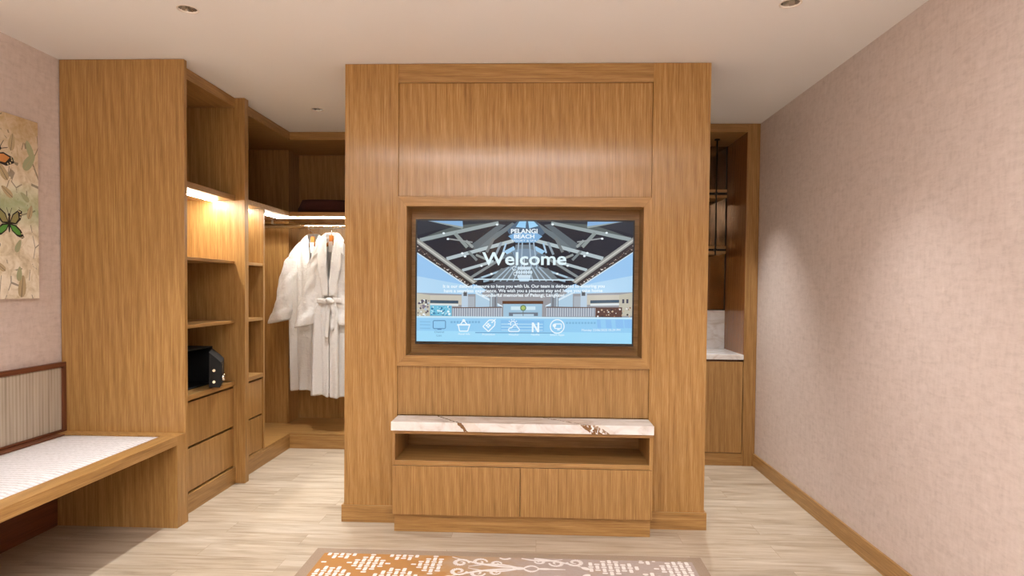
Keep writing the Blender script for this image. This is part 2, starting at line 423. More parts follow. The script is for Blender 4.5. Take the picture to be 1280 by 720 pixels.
def line(pts, wd, c, closed=False):
    pp = list(pts) + ([pts[0]] if closed else [])
    for a, b in zip(pp, pp[1:]): bar(a, b, wd, c)
def arc(cx, cy, r, a0, a1, n=14, ry=None): return [(cx + r * math.cos(a0 + (a1 - a0) * i / n), cy + (ry or r) * math.sin(a0 + (a1 - a0) * i / n)) for i in range(n + 1)]
def disc(cx, cy, r, c, ry=None): poly(arc(cx, cy, r, 0, 2 * PI * 19 / 20, 19, ry), c)
def text(body, X, Y, wpx, hpx, c, bold=0.0):    # centred at X, baseline Y, given width and cap height
    LAY[0] += 1
    cu = bpy.data.curves.new('text', 'FONT'); cu.body = body; cu.offset = bold; cu.resolution_u = 3
    to = bpy.data.objects.new('text', cu); COL.objects.link(to)
    dg = bpy.context.evaluated_depsgraph_get(); dg.update(); ev = to.evaluated_get(dg); me = ev.to_mesh()
    xs = [q.co.x for q in me.vertices]; cap = 0.70
    x0, x1 = min(xs), max(xs); mi = em(c)
    vs = []
    for q in me.vertices:
        px = X + ((q.co.x - x0) / (x1 - x0) - 0.5) * wpx; py = Y - q.co.y / cap * hpx
        a, b = uv(px, py); vs.append(SCR.verts.new((a, yl(), b)))
    for p in me.polygons:
        f = SCR.faces.new([vs[i] for i in p.vertices]); f.material_index = mi
    ev.to_mesh_clear(); bpy.data.objects.remove(to); bpy.data.curves.remove(cu)
NAVY, SLATE, STEEL, BEAM, PALE, SKY, ICE, WHITE = (34, 38, 50), (66, 74, 82), (96, 112, 124), (150, 164, 166), (176, 192, 198), (128, 182, 232), (158, 214, 244), (236, 248, 255)
CX = 520
def mir(pts): return [(2 * CX + 2 - x, y) for x, y in pts]
poly([(97, 108), (945, 108), (945, 602), (97, 602)], NAVY)
# lit ceiling slopes of the hall, left and right
for fl in (lambda p: p, mir):
    poly(fl([(97, 235), (97, 405), (350, 402), (380, 380), (318, 362)]), (150, 196, 238))
    poly(fl([(97, 330), (97, 398), (345, 402), (372, 378), (318, 372)]), (176, 214, 242))
    # roof timbers
    poly(fl([(97, 168), (160, 150), (300, 128), (420, 112), (380, 112), (200, 110), (150, 110), (97, 112)]), (44, 50, 60))
    poly(fl([(115, 178), (190, 150), (260, 128), (405, 118), (300, 150), (140, 190)]), (86, 96, 96))
    poly(fl([(140, 109), (276, 109), (278, 138), (215, 128)]), (132, 176, 220))
    poly(fl([(142, 108), (150, 108), (278, 134), (276, 142)]), (150, 162, 160))
    poly(fl([(330, 206), (440, 140), (472, 118), (486, 126), (400, 190), (345, 240)]), (104, 118, 126))
    poly(fl([(300, 214), (420, 124), (446, 128), (330, 226)]), (92, 104, 112))
    bar(*fl([(108, 187), (418, 119)]), 15, BEAM)
    bar(*fl([(214, 262), (478, 190)]), 14, PALE)
    bar(*fl([(276, 308), (400, 272)]), 11, PALE)
    bar(*fl([(246, 160), (296, 216)]), 14, (138, 150, 150))
    bar(*fl([(222, 182), (316, 196)]), 5, (150, 156, 158))
    bar(*fl([(290, 190), (318, 216)]), 10, (150, 160, 160))
    bar(*fl([(330, 246), (372, 264)]), 9, (142, 152, 152))
    bar(*fl([(300, 232), (334, 268)]), 10, (120, 132, 136))
    bar(*fl([(400, 180), (372, 236)]), 11, (112, 120, 124))
    bar(*fl([(430, 196), (408, 246)]), 9, (140, 156, 168))
    bar(*fl([(448, 200), (436, 240)]), 7, (170, 200, 226))
    bar(*fl([(308, 338), (470, 236)]), 10, (130, 140, 144))
    bar(*fl([(330, 346), (480, 290)]), 9, (124, 140, 152))
    bar(*fl([(360, 352), (486, 322)]), 8, (150, 180, 200))
    bar(*fl([(352, 336), (460, 300)]), 6, (170, 200, 220))
    poly(fl([(440, 232), (478, 212), (486, 226), (452, 244)]), (160, 206, 240))
    poly(fl([(436, 246), (484, 240), (484, 262), (446, 268)]), (94, 112, 128))
    # spot lamps on the beams
    for (a, b) in ((202, 160), (219, 183), (276, 240), (287, 252), (352, 290), (412, 126), (392, 322)): disc(*fl([(a, b)])[0], 5, WHITE, 4)
    # carved cornice band down to the lobby
    poly(fl([(97, 178), (97, 200), (318, 362), (336, 352)]), (150, 152, 148))
    poly(fl([(97, 186), (97, 193), (322, 358), (328, 355)]), (196, 198, 192))
    poly(fl([(97, 202), (97, 236), (300, 372), (320, 364)]), (56, 50, 52))
    rr = random.Random(3)
    for i in range(46):
        a = i / 46.0; X = 99 + a * 205; Y = 206 + a * 158 + rr.uniform(2, 20) * (1 - 0.6 * a)
        disc(*fl([(X, Y)])[0], rr.uniform(1.2, 3.0), rr.choice([(190, 180, 170), (150, 130, 110), (214, 206, 200), (110, 90, 80)]))
    bar(*fl([(97, 238), (302, 374)]), 5, (206, 226, 238))
# roof light in the middle
poly([(452, 150), (492, 109), (566, 109), (600, 160), (560, 196), (480, 196)], (74, 98, 122))
poly([(486, 136), (500, 110), (526, 110), (524, 140)], (150, 206, 246)); poly([(534, 110), (556, 110), (574, 132), (538, 142)], (158, 212, 248))
poly([(456, 172), (486, 158), (566, 158), (590, 174), (560, 198), (486, 198)], (126, 176, 220))
poly([(486, 206), (560, 206), (580, 300), (470, 300)], (108, 122, 134))
poly([(470, 232), (500, 222), (540, 222), (574, 236), (560, 262), (486, 262)], (120, 144, 166))
for X in (498, 512, 540, 556): bar((X, 196), (X - (520 - X) * 0.4, 300), 5, (160, 184, 204))
poly([(430, 300), (614, 300), (660, 350), (380, 350)], (112, 124, 132))
for X in range(400, 650, 26): bar((CX + (X - CX) * 0.5, 296), (X, 352), 5, (164, 186, 204))
# chandelier
for Y, wd in ((300, 44), (316, 56), (332, 44)):
    for kx in range(7): disc(CX - wd / 2 + wd * kx / 6, Y, 4.5, (206, 226, 240), 7)
bar((CX, 262), (CX, 300), 3, (220, 234, 244)); poly([(496, 338), (546, 338), (534, 360), (508, 360)], (190, 216, 236))
line(arc(482, 300, 8, 0.5, 5.6, 10), 3, (220, 236, 246)); line(arc(486, 322, 7, 0.5, 5.6, 10), 3, (220, 236, 246))
# lobby below
poly([(97, 396), (300, 404), (345, 402), (410, 376), (640, 376), (700, 402), (945, 396), (945, 500), (97, 492)], (150, 152, 158))
poly([(345, 372), (420, 352), (620, 352), (700, 372), (660, 400), (400, 400)], (86, 92, 104))
for fl in (lambda p: p, mir):
    poly(fl([(97, 398), (150, 406), (150, 490), (97, 490)]), (190, 186, 170))
    poly(fl([(150, 406), (282, 408), (282, 446), (150, 444)]), (198, 194, 182))
    poly(fl([(150, 426), (262, 428), (262, 440), (150, 438)]), (60, 84, 104))
    poly(fl([(150, 440), (262, 442), (262, 450), (150, 448)]), (216, 226, 230))
    poly(fl([(275, 398), (300, 398), (300, 455), (275, 455)]), (186, 206, 224))
    poly(fl([(282, 392), (296, 392), (296, 410), (282, 410)]), (86, 90, 96))
    poly(fl([(300, 412), (326, 412), (326, 456), (300, 456)]), (168, 178, 188))
    poly(fl([(330, 398), (350, 398), (432, 448), (432, 462), (330, 462)]), (174, 204, 226))
    bar(*fl([(330, 398), (436, 452)]), 6, (214, 232, 244))
    poly(fl([(386, 398), (416, 398), (416, 490), (386, 490)]), (136, 148, 160)); bar(*fl([(392, 398), (392, 488)]), 4, (196, 214, 226)); bar(*fl([(408, 398), (408, 488)]), 3, (96, 90, 92))
    poly(fl([(238, 456), (434, 452), (434, 494), (238, 492)]), (140, 150, 164))
    bar(*fl([(238, 457), (434, 455)]), 4, (104, 84, 76))
    for X in range(242, 434, 9): bar(*fl([(X, 458), (X, 492)]), 3, (204, 212, 222))
    for X in (118, 134): bar(*fl([(X, 424), (X, 440)]), 8, (70, 70, 86))
poly([(800, 456), (904, 456), (904, 498), (800, 498)], (92, 64, 56))
rr = random.Random(9)
for i in range(34): disc(rr.uniform(806, 940), rr.uniform(458, 494), rr.uniform(1.5, 4), rr.choice([(200, 176, 150), (150, 110, 90), (226, 222, 220), (60, 50, 52)]))
poly([(150, 446), (236, 448), (236, 490), (150, 488)], (112, 190, 220))
for i in range(40): disc(rr.uniform(154, 232), rr.uniform(452, 486), rr.uniform(2, 5), rr.choice([(226, 244, 250), (40, 110, 150), (170, 222, 240), (86, 160, 200)]))
for i in range(30): disc(rr.uniform(99, 146), rr.uniform(426, 488), rr.uniform(2, 5), rr.choice([(226, 236, 240), (120, 112, 130), (170, 190, 210), (80, 70, 90)]))
poly([(436, 430), (596, 430), (596, 442), (436, 442)], (94, 62, 46)); poly([(440, 442), (592, 442), (592, 494), (440, 494)], (158, 194, 218))
poly([(470, 452), (566, 452), (566, 466), (470, 466)], (206, 230, 242)); poly([(462, 476), (576, 476), (576, 490), (462, 490)], (110, 120, 134)); poly([(478, 482), (560, 482), (560, 492), (478, 492)], (176, 206, 226))
disc(518, 458, 12, (96, 130, 100)); disc(518, 458, 8, (168, 190, 110)); bar((518, 468), (518, 490), 3, (110, 120, 120))
# pale reception desk across the bottom
poly([(97, 490), (945, 498), (945, 602), (97, 602)], (146, 204, 242)); bar((97, 493), (945, 500), 7, (196, 230, 248))
poly([(97, 548), (945, 558), (945, 602), (97, 602)], (160, 218, 248))
poly([(430, 506), (600, 508), (600, 552), (430, 550)], (132, 190, 236))
for Y in (522, 534, 546): bar((432, Y), (596, Y + 1), 4, (176, 220, 246))
bar((330, 556), (640, 558), 4, (104, 160, 206))
for X in range(236, 350, 12): bar((X, 510), (X, 518), 8, (120, 176, 218))
for X in range(690, 800, 12): bar((X, 514), (X, 522), 8, (126, 182, 222))
for X, wd in ((806, 14), (840, 22), (878, 30), (912, 34)): poly([(X, 506), (X + wd, 506), (X + wd + 4, 540), (X + 3, 538)], (136, 190, 240))
for Y in (512, 524, 538): bar((110, Y), (152, Y + 1), 4, (130, 186, 226))
# lettering
text('PELANGI', 519, 161, 104, 17, WHITE, 0.028); text('BEACH', 519, 181, 80, 15, WHITE, 0.028); text('RESORT & SPA', 519, 194, 96, 7, WHITE)
text('Welcome', 520, 286, 330, 50, (226, 246, 255), 0.018)
bar((322, 343), (716, 347), 4, (214, 240, 255))
text('It is our distinct pleasure to have you with Us. Our team is dedicated to ensuring you', 518, 377, 634, 12.5, WHITE, 0.022)
text('have a seamless experience. We wish you a pleasant stay and hope you take home', 516, 395, 622, 12.5, WHITE, 0.022)
text('wonderful memories of Pelangi, Langkawi', 516, 413, 324, 12.5, WHITE, 0.022)
DIM = (92, 138, 180)
text('Channel', 187, 557, 38, 8, DIM); text('List', 187, 571, 20, 8, DIM)
text('Hotel Info', 286, 565, 46, 8, WHITE); text('Promotion', 383, 567, 50, 8, WHITE); text('Weather', 482, 568, 42, 8, WHITE); text('Netflix', 567, 568, 34, 8, WHITE); text('Smart Apps', 652, 569, 56, 8, WHITE)
text('Monday 23/06/2025 05:29 PM', 823, 551, 150, 9, WHITE)
line([(166, 508), (210, 508), (212, 511), (212, 537), (209, 540), (167, 540), (163, 537), (163, 511)], 3.5, DIM, True); bar((180, 543), (196, 543), 4, DIM)
line([(262, 524), (308, 524), (300, 550), (268, 550)], 4, WHITE, True); bar((258, 525), (310, 525), 5, WHITE); line([(272, 522), (284, 506), (296, 522)], 4, WHITE); disc(284, 508, 6, WHITE)
line([(360, 532), (384, 506), (402, 506), (408, 512), (406, 528), (382, 552)], 4, WHITE, True); bar((396, 516), (410, 502), 3.5, WHITE)
for a, b in ((381, 522), (381, 534), (375, 528), (387, 528)): disc(a, b, 4, WHITE)
disc(396, 515, 3, WHITE)
line(arc(478, 521, 10, PI * 0.75, PI * 2.1, 12), 3.5, WHITE)
for a in range(6):
    th = PI + a * PI / 5; bar((478 + 14 * math.cos(th), 521 + 14 * math.sin(th)), (478 + 19 * math.cos(th), 521 + 19 * math.sin(th)), 3, WHITE)
line([(466, 552), (497, 552)] + arc(497, 545, 7, PI / 2, -PI / 2, 8) + arc(486, 537, 11, -0.1, -PI, 8) + arc(468, 545, 7, -PI / 2, -PI * 1.5, 8), 3.5, WHITE)
bar((556, 555), (556, 516), 7, WHITE); bar((578, 555), (578, 516), 7, WHITE); bar((556, 517), (578, 554), 7, WHITE)
line(arc(652, 532, 27, 0, 2 * PI, 28), 4, WHITE); line([(642, 522), (668, 522), (668, 540), (642, 540)], 3.5, WHITE, True); disc(641, 528, 7, WHITE); bar((652, 545), (662, 545), 4, WHITE)
bmesh.ops.recalc_face_normals(SCR, faces=SCR.faces)
for f in SCR.faces:
    if f.normal.y > 0: f.normal_flip()
me = bpy.data.meshes.new('screen'); bmesh.ops.translate(SCR, verts=SCR.verts, vec=-wloc(tv)); SCR.to_mesh(me); SCR.free()
for m in emlist: me.materials.append(m)
so = bpy.data.objects.new('screen', me); COL.objects.link(so); so.parent = tv
so['label'] = 'lit screen with a hall picture and the word Welcome'

# ------------------------------------------------------------------ shelf tower beside the bench (left wall)
FX = -2.021
def front_fascia(nm, parent, y0, y1, z0, z1, m='oak_y'): return board(nm, parent, m, FX - 0.02, FX, y0, y1, z0, z1)
UB = XL + 0.006
tw = thing('shelf_tower', 'oak shelf tower with tall flat side panel beside the bench', 'cabinet', (-2.34, 3.78, 0))
o = board('side_panel', tw, 'oak_z', UB, -1.956, 3.412, 3.44, 0, HT)
board('post', tw, 'oak_z', UB, -1.955, 4.125, 4.178, 0, HT)
y0, y1 = 3.44, 4.125
board('back_panel', tw, 'oak_z', UB, UB + 0.01, y0, y1, 0, HT)
front_fascia('fascia', tw, y0, y1, 2.504, HT)
board('top_board', tw, 'oak_y', UB + 0.01, FX - 0.02, y0, y1, 2.504, 2.522)
board('shelf', tw, 'oak_y', UB + 0.01, FX, y0, y1, 1.890, 1.925)
board('shelf', tw, 'oak_y', UB + 0.01, FX - 0.004, y0, y1, 1.473, 1.492)
board('shelf', tw, 'oak_y', UB + 0.01, FX - 0.004, y0, y1, 1.076, 1.096)
board('shelf', tw, 'oak_y', UB + 0.01, FX - 0.002, y0, y1, 0.657, 0.688)
for z0, z1 in ((0.386, 0.643), (0.122, 0.371)): board('drawer', tw, 'oak_z', -2.5, FX - 0.010, y0 + 0.002, y1 - 0.002, z0, z1)
board('plinth', tw, 'oak_y', -2.5, FX + 0.002, y0, y1, 0, 0.110)
def strip(parent, x0, x1, y0, y1, z=1.89, mat='led'):
    a = board('light_channel', parent, 'satin', x0 - 0.004, x1 + 0.004, y0, y1, z - 0.006, z, bevel=0)
    return board('light_strip', parent, mat, x0, x1, y0 + 0.002, y1 - 0.002, z - 0.010, z - 0.006, bevel=0)
strip(tw, -2.158, -2.142, 3.445, 4.122)

# ------------------------------------------------------------------ narrow tower next to the hanging space
nt = thing('shelf_tower', 'narrow oak shelf column with two drawers left of the bathrobes', 'cabinet', (-2.34, 4.38, 0))
y0, y1 = 4.178, 4.556
board('side_panel', nt, 'oak_z', UB, FX, y1, 4.580, 0.124, 1.889)
board('back_panel', nt, 'oak_z', UB, UB + 0.01, y0, y1, 0.124, 1.889)
board('shelf', nt, 'oak_y', UB + 0.01, FX - 0.004, y0, y1, 1.470, 1.490)
board('shelf', nt, 'oak_y', UB + 0.01, FX - 0.004, y0, y1, 1.074, 1.094)
board('shelf', nt, 'oak_y', UB + 0.01, FX - 0.002, y0, y1, 0.655, 0.686)
for z0, z1 in ((0.386, 0.640), (0.128, 0.374)): board('drawer', nt, 'oak_z', -2.5, FX - 0.010, y0 + 0.002, y1 - 0.002, z0, z1)

# ------------------------------------------------------------------ corner wardrobe: platform, upper cubby, rail
BY, BX1 = 5.042, -0.45
cw = thing('corner_wardrobe', 'open oak corner wardrobe with hanging rail, lit shelf edge and dark upper cubby', 'wardrobe', (-1.6, 5.3, 0))
BKY = YF - 0.012
L = [(UB, 4.178), (FX, 4.178), (FX, BY), (BX1, BY), (BX1, BKY), (UB, BKY)]
obj('platform', MB().prism(L, 2, 0.104, 0.123), 'oak_x', cw)
pl = MB(); pl.prism([(FX - 0.018, 4.178), (FX + 0.002, 4.178), (FX + 0.002, BY - 0.002), (FX - 0.018, BY + 0.018)], 2, 0, 0.104); obj('plinth', pl, 'oak_y', cw)
pl = MB(); pl.prism([(FX + 0.002, BY - 0.002), (BX1, BY - 0.002), (BX1, BY + 0.018), (FX - 0.018, BY + 0.018)], 2, 0, 0.104); obj('plinth', pl, 'oak_x', cw)
obj('upper_shelf', MB().prism(L, 2, 1.890, 1.925), 'oak_x', cw)
obj('top_board', MB().prism(L, 2, 2.504, 2.522), 'oak_x', cw)
pl = MB(); pl.prism([(FX - 0.018, 4.178), (FX + 0.002, 4.178), (FX + 0.002, BY - 0.002), (FX - 0.018, BY + 0.018)], 2, 2.522, HT); pl.prism([(FX - 0.018, 4.178), (FX + 0.002, 4.178), (FX + 0.002, BY - 0.002), (FX - 0.018, BY + 0.018)], 2, 2.502, 2.5039); obj('fascia', pl, 'oak_y', cw)
pl = MB(); pl.prism([(FX + 0.002, BY - 0.002), (BX1, BY - 0.002), (BX1, BY + 0.018), (FX - 0.018, BY + 0.018)], 2, 2.522, HT); obj('fascia', pl, 'oak_x', cw)
board('back_panel', cw, 'oak_z', UB + 0.012, BX1, BKY, YF - 0.002, 0.123, 2.504)
k = MB(); k.box(UB, UB + 0.012, 4.581, BKY, 0.1235, 1.8895); k.box(UB, UB + 0.012, 4.178, BKY, 1.9255, 2.5035); obj('side_lining', k, 'oak_z', cw, bevel=0)
k = MB(); k.box(BX1 - 0.02, BX1, BY, BKY, 0.1235, 1.8895); k.box(BX1 - 0.02, BX1, BY, BKY, 1.9255, 2.5035); obj('end_panel', k, 'oak_z', cw)
k = MB(); k.box(UB + 0.012, -2.178, 5.412, BKY, 0.1235, 1.8895); k.box(UB + 0.012, -2.178, 5.412, BKY, 1.9255, 2.5035); obj('boxed_column', k, 'oak_z', cw)
strip(cw, -2.148, -2.132, 4.182, 5.10, mat='led_dim'); 
a = MB().box(-2.13, BX1 - 0.02, 5.085, 5.101, 1.880, 1.884); obj('light_strip', a, 'led_dim', cw, bevel=0)
a = MB().box(-2.132, BX1 - 0.02, 5.081, 5.105, 1.884, 1.890); obj('light_channel', a, 'satin', cw, bevel=0)
RY, RZ = 5.22, 1.826
rl = MB(); rl.tube([(UB + 0.013, RY, RZ), (BX1 - 0.021, RY, RZ)], 0.011, 16, ry=0.020)
ro = obj('hanging_rail', rl, 'chrome', cw, bevel=0)
for x in (-2.24, -1.0):
    b = MB(); b.box(x - 0.008, x + 0.008, RY - 0.006, RY + 0.006, RZ + 0.016, 1.884); b.box(x - 0.014, x + 0.014, RY - 0.012, RY + 0.012, 1.882, 1.8895); obj('rail_bracket', b, 'satin', ro, bevel=0.001)

# folded dark blanket in the upper cubby
bl = MB(); rows = []
for i in range(25):
    s = i / 24.0; x = -1.985 + 0.95 * s
    q = min(1.0, (s * 0.95 / 0.05)) if s < 0.06 else 1.0
    q = 0.35 + 0.65 * math.sqrt(max(0, 1 - (1 - q) ** 2))
    hh = 0.112 * q * (1 + 0.03 * math.sin(9 * s)); wd = 0.17 * (0.8 + 0.2 * q)
    ring = []
    for kk in range(24):
        a = 2 * PI * kk / 24; ca, sa = math.cos(a), math.sin(a)
        e = 0.45
        ring.append((x, 5.27 + wd * math.copysign(abs(ca) ** e, ca), 1.9262 + hh / 2 + hh / 2 * math.copysign(abs(sa) ** e, sa) * (1 + 0.03 * math.sin(3 * a + 7 * s))))
    ring.append(ring[0]); rows.append(ring)
bl.grid(rows)
bl.b.faces.new([bl.b.verts.new(p) for p in rows[0][:-1]]); bl.b.faces.new([bl.b.verts.new(p) for p in rows[-1][:-1]])
bmesh.ops.remove_doubles(bl.b, verts=bl.b.verts, dist=1e-5)
mn = min(v.co.z for v in bl.b.verts); bmesh.ops.translate(bl.b, verts=bl.b.verts, vec=(0, 0, 1.9255 - mn))
tag(obj('blanket', bl, 'maroon', None, bevel=0, origin=(-1.5, 5.27, 1.9255)), 'folded dark maroon blanket lying in the upper cubby of the corner wardrobe', 'blanket')

# ------------------------------------------------------------------ black safe with its door ajar
sf = thing('safe', 'small black hotel safe with door ajar on the tower shelf', 'safe', (-2.32, 3.76, 0.6885))
k = MB(); k.box(-2.50, -2.12, 3.50, 4.02, 0.689, 0.696); k.box(-2.50, -2.12, 3.50, 4.02, 0.925, 0.932); k.box(-2.50, -2.49, 3.50, 4.02, 0.696, 0.925)
k.box(-2.49, -2.12, 3.50, 3.51, 0.696, 0.925); k.box(-2.49, -2.12, 4.01, 4.02, 0.696, 0.925)
obj('body', k, 'safe', sf, bevel=0.002)
hx, hy = -2.118, 4.015; ang = math.radians(23)
Rm = Matrix.Translation((hx, hy, 0)) @ Matrix.Rotation(ang, 4, 'Z')          # local: -y runs from hinge to the free edge, +x is outward
def sdoor(name, mb, mat, parent, bevel=0.0015):
    bmesh.ops.transform(mb.b, matrix=Rm, verts=mb.b.verts); return obj(name, mb, mat, parent, bevel=bevel)
DL = 0.255
dr = sdoor('door', MB().prism([(0.0, 0.700), (0.062, 0.696), (0.068, 0.71), (0.068, 0.852), (0.05, 0.872), (0.0, 0.918)], 1, -DL, -0.004), 'safe', sf, 0.003)
for z in (0.805, 0.735):
    b = MB(); b.tube([(0.030, -DL - 0.016, z), (0.030, -DL + 0.01, z)], 0.0085, 14); sdoor('bolt', b, 'chrome', dr, 0)
b = MB(); b.box(0.068, 0.074, -DL + 0.02, -DL + 0.12, 0.74, 0.84); sdoor('keypad', b, 'black', dr)
b = MB(); b.lathe((0.0, 0.0, 0.0), [(0.0, 0.0), (0.02, 0.0), (0.022, 0.004), (0.022, 0.016), (0.018, 0.02), (0.0, 0.02)], 20)
bmesh.ops.transform(b.b, matrix=Matrix.Translation((0.068, -DL + 0.045, 0.755)) @ Matrix.Rotation(PI / 2, 4, 'Y'), verts=b.b.verts); sdoor('knob', b, 'chrome', dr, 0)

# ------------------------------------------------------------------ bench
BZ, BFX, BY0 = 0.507, -1.956, 0.9
bn = thing('bench', 'built-in oak bench with white woven seat and striped back along left wall', 'bench', (-2.31, 2.1, 0))
seat_x0, seat_x1 = -2.585, -2.045
obj('leg', MB().prism([(BFX, 0), (BFX, BZ), (UB, BZ), (UB, 0)], 1, 3.335, 3.4115), 'oak_z', bn)
obj('leg', MB().box(UB, BFX, BY0, BY0 + 0.076, 0, BZ), 'oak_z', bn)
board('front_rail', bn, 'oak_y', seat_x1, BFX, BY0 + 0.076, 3.335, 0.456, BZ)
board('back_rail', bn, 'walnut_y', UB, seat_x0, BY0 + 0.076, 3.335, 0.456, BZ)
board('seat_board', bn, 'oak_y', seat_x0, seat_x1, BY0 + 0.076, 3.335, 0.456, 0.474)
st = MB(); ny = 60
rows = []
for i in range(ny + 1):
    y = BY0 + 0.080 + (3.333 - BY0 - 0.080) * i / ny
    rows.append([(seat_x0 + 0.002 + (seat_x1 - seat_x0 - 0.004) * j / 12, y, BZ - 0.006 + 0.012 * (1 - (2 * j / 12 - 1) ** 8) * (1 - (2 * i / ny - 1) ** 24)) for j in range(13)])
st.grid(rows); obj('seat_pad', st, 'weave', bn, bevel=0, mods=[('SOLIDIFY', dict(thickness=0.024, offset=-1))])
board('rear_board', bn, 'walnut_y', UB, UB + 0.03, BY0 + 0.076, 3.335, 0, 0.456)
bk = board('backrest', bn, 'stripe', UB, XL + 0.026, BY0 + 0.02, 3.386, 0.519, 0.868, bevel=0.006)
for z0, z1 in ((0.868, 0.894), (0.5075, 0.519)): board('backrest_rail', bk, 'walnut_y', UB, XL + 0.034, BY0, 3.411, z0, z1)
for a, b in ((3.386, 3.411), (BY0, BY0 + 0.02)): board('backrest_upright', bk, 'walnut_z', UB, XL + 0.034, a, b, 0.519, 0.868)

# ------------------------------------------------------------------ painting on the left wall
pt = thing('painting', 'unframed canvas of leaves with bright butterflies on the left wall', 'painting', (XL, 2.77, 1.712))
t = NT('painted_leaves'); tc = t.n('ShaderNodeTexCoord'); sx = t.n('ShaderNodeSeparateXYZ'); t.l(tc.outputs['Object'], sx.inputs[0])
v = t.coord((1, 1, 1), rnd=False)
n1 = t.noise(v, 5.5, 5, 0.6, 1.2); n2 = t.noise(v, 16, 5, 0.65, 1.8); n3 = t.noise(v, 3.2, 2)
cc = t.ramp(t.math('ADD', t.math('MULTIPLY', n1, 0.6), t.math('MULTIPLY', n2, 0.4)), [(0.30, rgb(164, 146, 116)), (0.44, rgb(212, 200, 172)), (0.56, rgb(238, 230, 212)), (0.8, rgb(246, 242, 230))])
topb = t.n('ShaderNodeMapRange'); t.l(t.math('ADD', sx.outputs[2], t.math('MULTIPLY', n3, 0.35)), topb.inputs[0]); t.setin(topb, **{'From Min': 0.30, 'From Max': 0.62})
cc = t.mix(cc, t.mix(cc, rgb(168, 124, 50), 0.62), topb.outputs[0])
band = t.math('SUBTRACT', 1.0, t.math('MULTIPLY', t.math('ABSOLUTE', t.math('SUBTRACT', t.math('ADD', sx.outputs[2], t.math('MULTIPLY', n3, 0.4)), 0.22)), 5.5))
cl = t.n('ShaderNodeClamp'); t.l(band, cl.inputs[0])
cc = t.mix(cc, t.mix(cc, rgb(120, 160, 104), 0.62), cl.outputs[0])
vo = t.n('ShaderNodeTexVoronoi', feature='DISTANCE_TO_EDGE'); mpv = t.n('ShaderNodeMapping'); mpv.inputs['Scale'].default_value = (1, 11, 6); mpv.inputs['Rotation'].default_value = (0.5, 0, 0)
t.l(tc.outputs['Object'], mpv.inputs['Vector']); t.l(mpv.outputs[0], vo.inputs['Vector']); t.setin(vo, Scale=1.0)
lw = t.math('MULTIPLY', t.math('LESS_THAN', vo.outputs['Distance'], 0.022), t.math('GREATER_THAN', n1, 0.52))
cc = t.mix(cc, rgb(104, 96, 78), t.math('MULTIPLY', lw, 0.7)); t.base(cc); t.bump(n2, 0.2, 0.004); t.p(Roughness=0.7)
def flat(name, c): return plain(name, c, 0.6)
pm = [t.m, flat('paint_black', rgb(22, 18, 22)), flat('paint_orange', rgb(206, 140, 78)), flat('paint_green', rgb(92, 160, 72)), flat('paint_olive', rgb(150, 146, 96)), flat('paint_cream', rgb(232, 216, 170)), flat('paint_leaf', rgb(166, 172, 136)), flat('paint_sepia', rgb(186, 168, 132))]
PXF = XL + 0.032
k = MB().box(XL + 0.001, PXF, 2.312, 3.228, 1.252, 2.172); cv_ = obj('canvas', k, pm[0], pt, bevel=0.002)
art = MB(); AL = [0]
def shape(pts, mi, cy, cz, sc, rot=0.0, flip=1):
    AL[0] += 1; c, s = math.cos(rot), math.sin(rot)
    art.quad([(PXF + 0.0006 + 0.00002 * AL[0], cy + sc * (c * a * flip - s * b), cz + sc * (s * a * flip + c * b)) for a, b in pts], mi)
def ell(cx, cy, rx, ry, rot=0, n=16): return [(cx + rx * math.cos(2 * PI * i / n) * math.cos(rot) - ry * math.sin(2 * PI * i / n) * math.sin(rot), cy + rx * math.cos(2 * PI * i / n) * math.sin(rot) + ry * math.sin(2 * PI * i / n) * math.cos(rot)) for i in range(n)]
rp = random.Random(5)
for i in range(34):
    y, z, r = rp.uniform(2.37, 3.18), rp.uniform(1.29, 2.05), rp.uniform(0, PI)
    s = rp.uniform(0.018, 0.034); mi = 6 if rp.random() < 0.55 else 7
    leaf = [(math.cos(a) * 1.6 * (1 if math.cos(a) < 0 else 1.15), math.sin(a) * 0.75 * (1 - 0.25 * math.cos(a))) for a in [2 * PI * j / 14 for j in range(14)]]
    shape(leaf, mi, y, z, s, r); shape([(-1.6, -0.05), (1.8, -0.02), (1.8, 0.03), (-1.6, 0.05)], 7 if mi == 6 else 1, y, z, s, r)
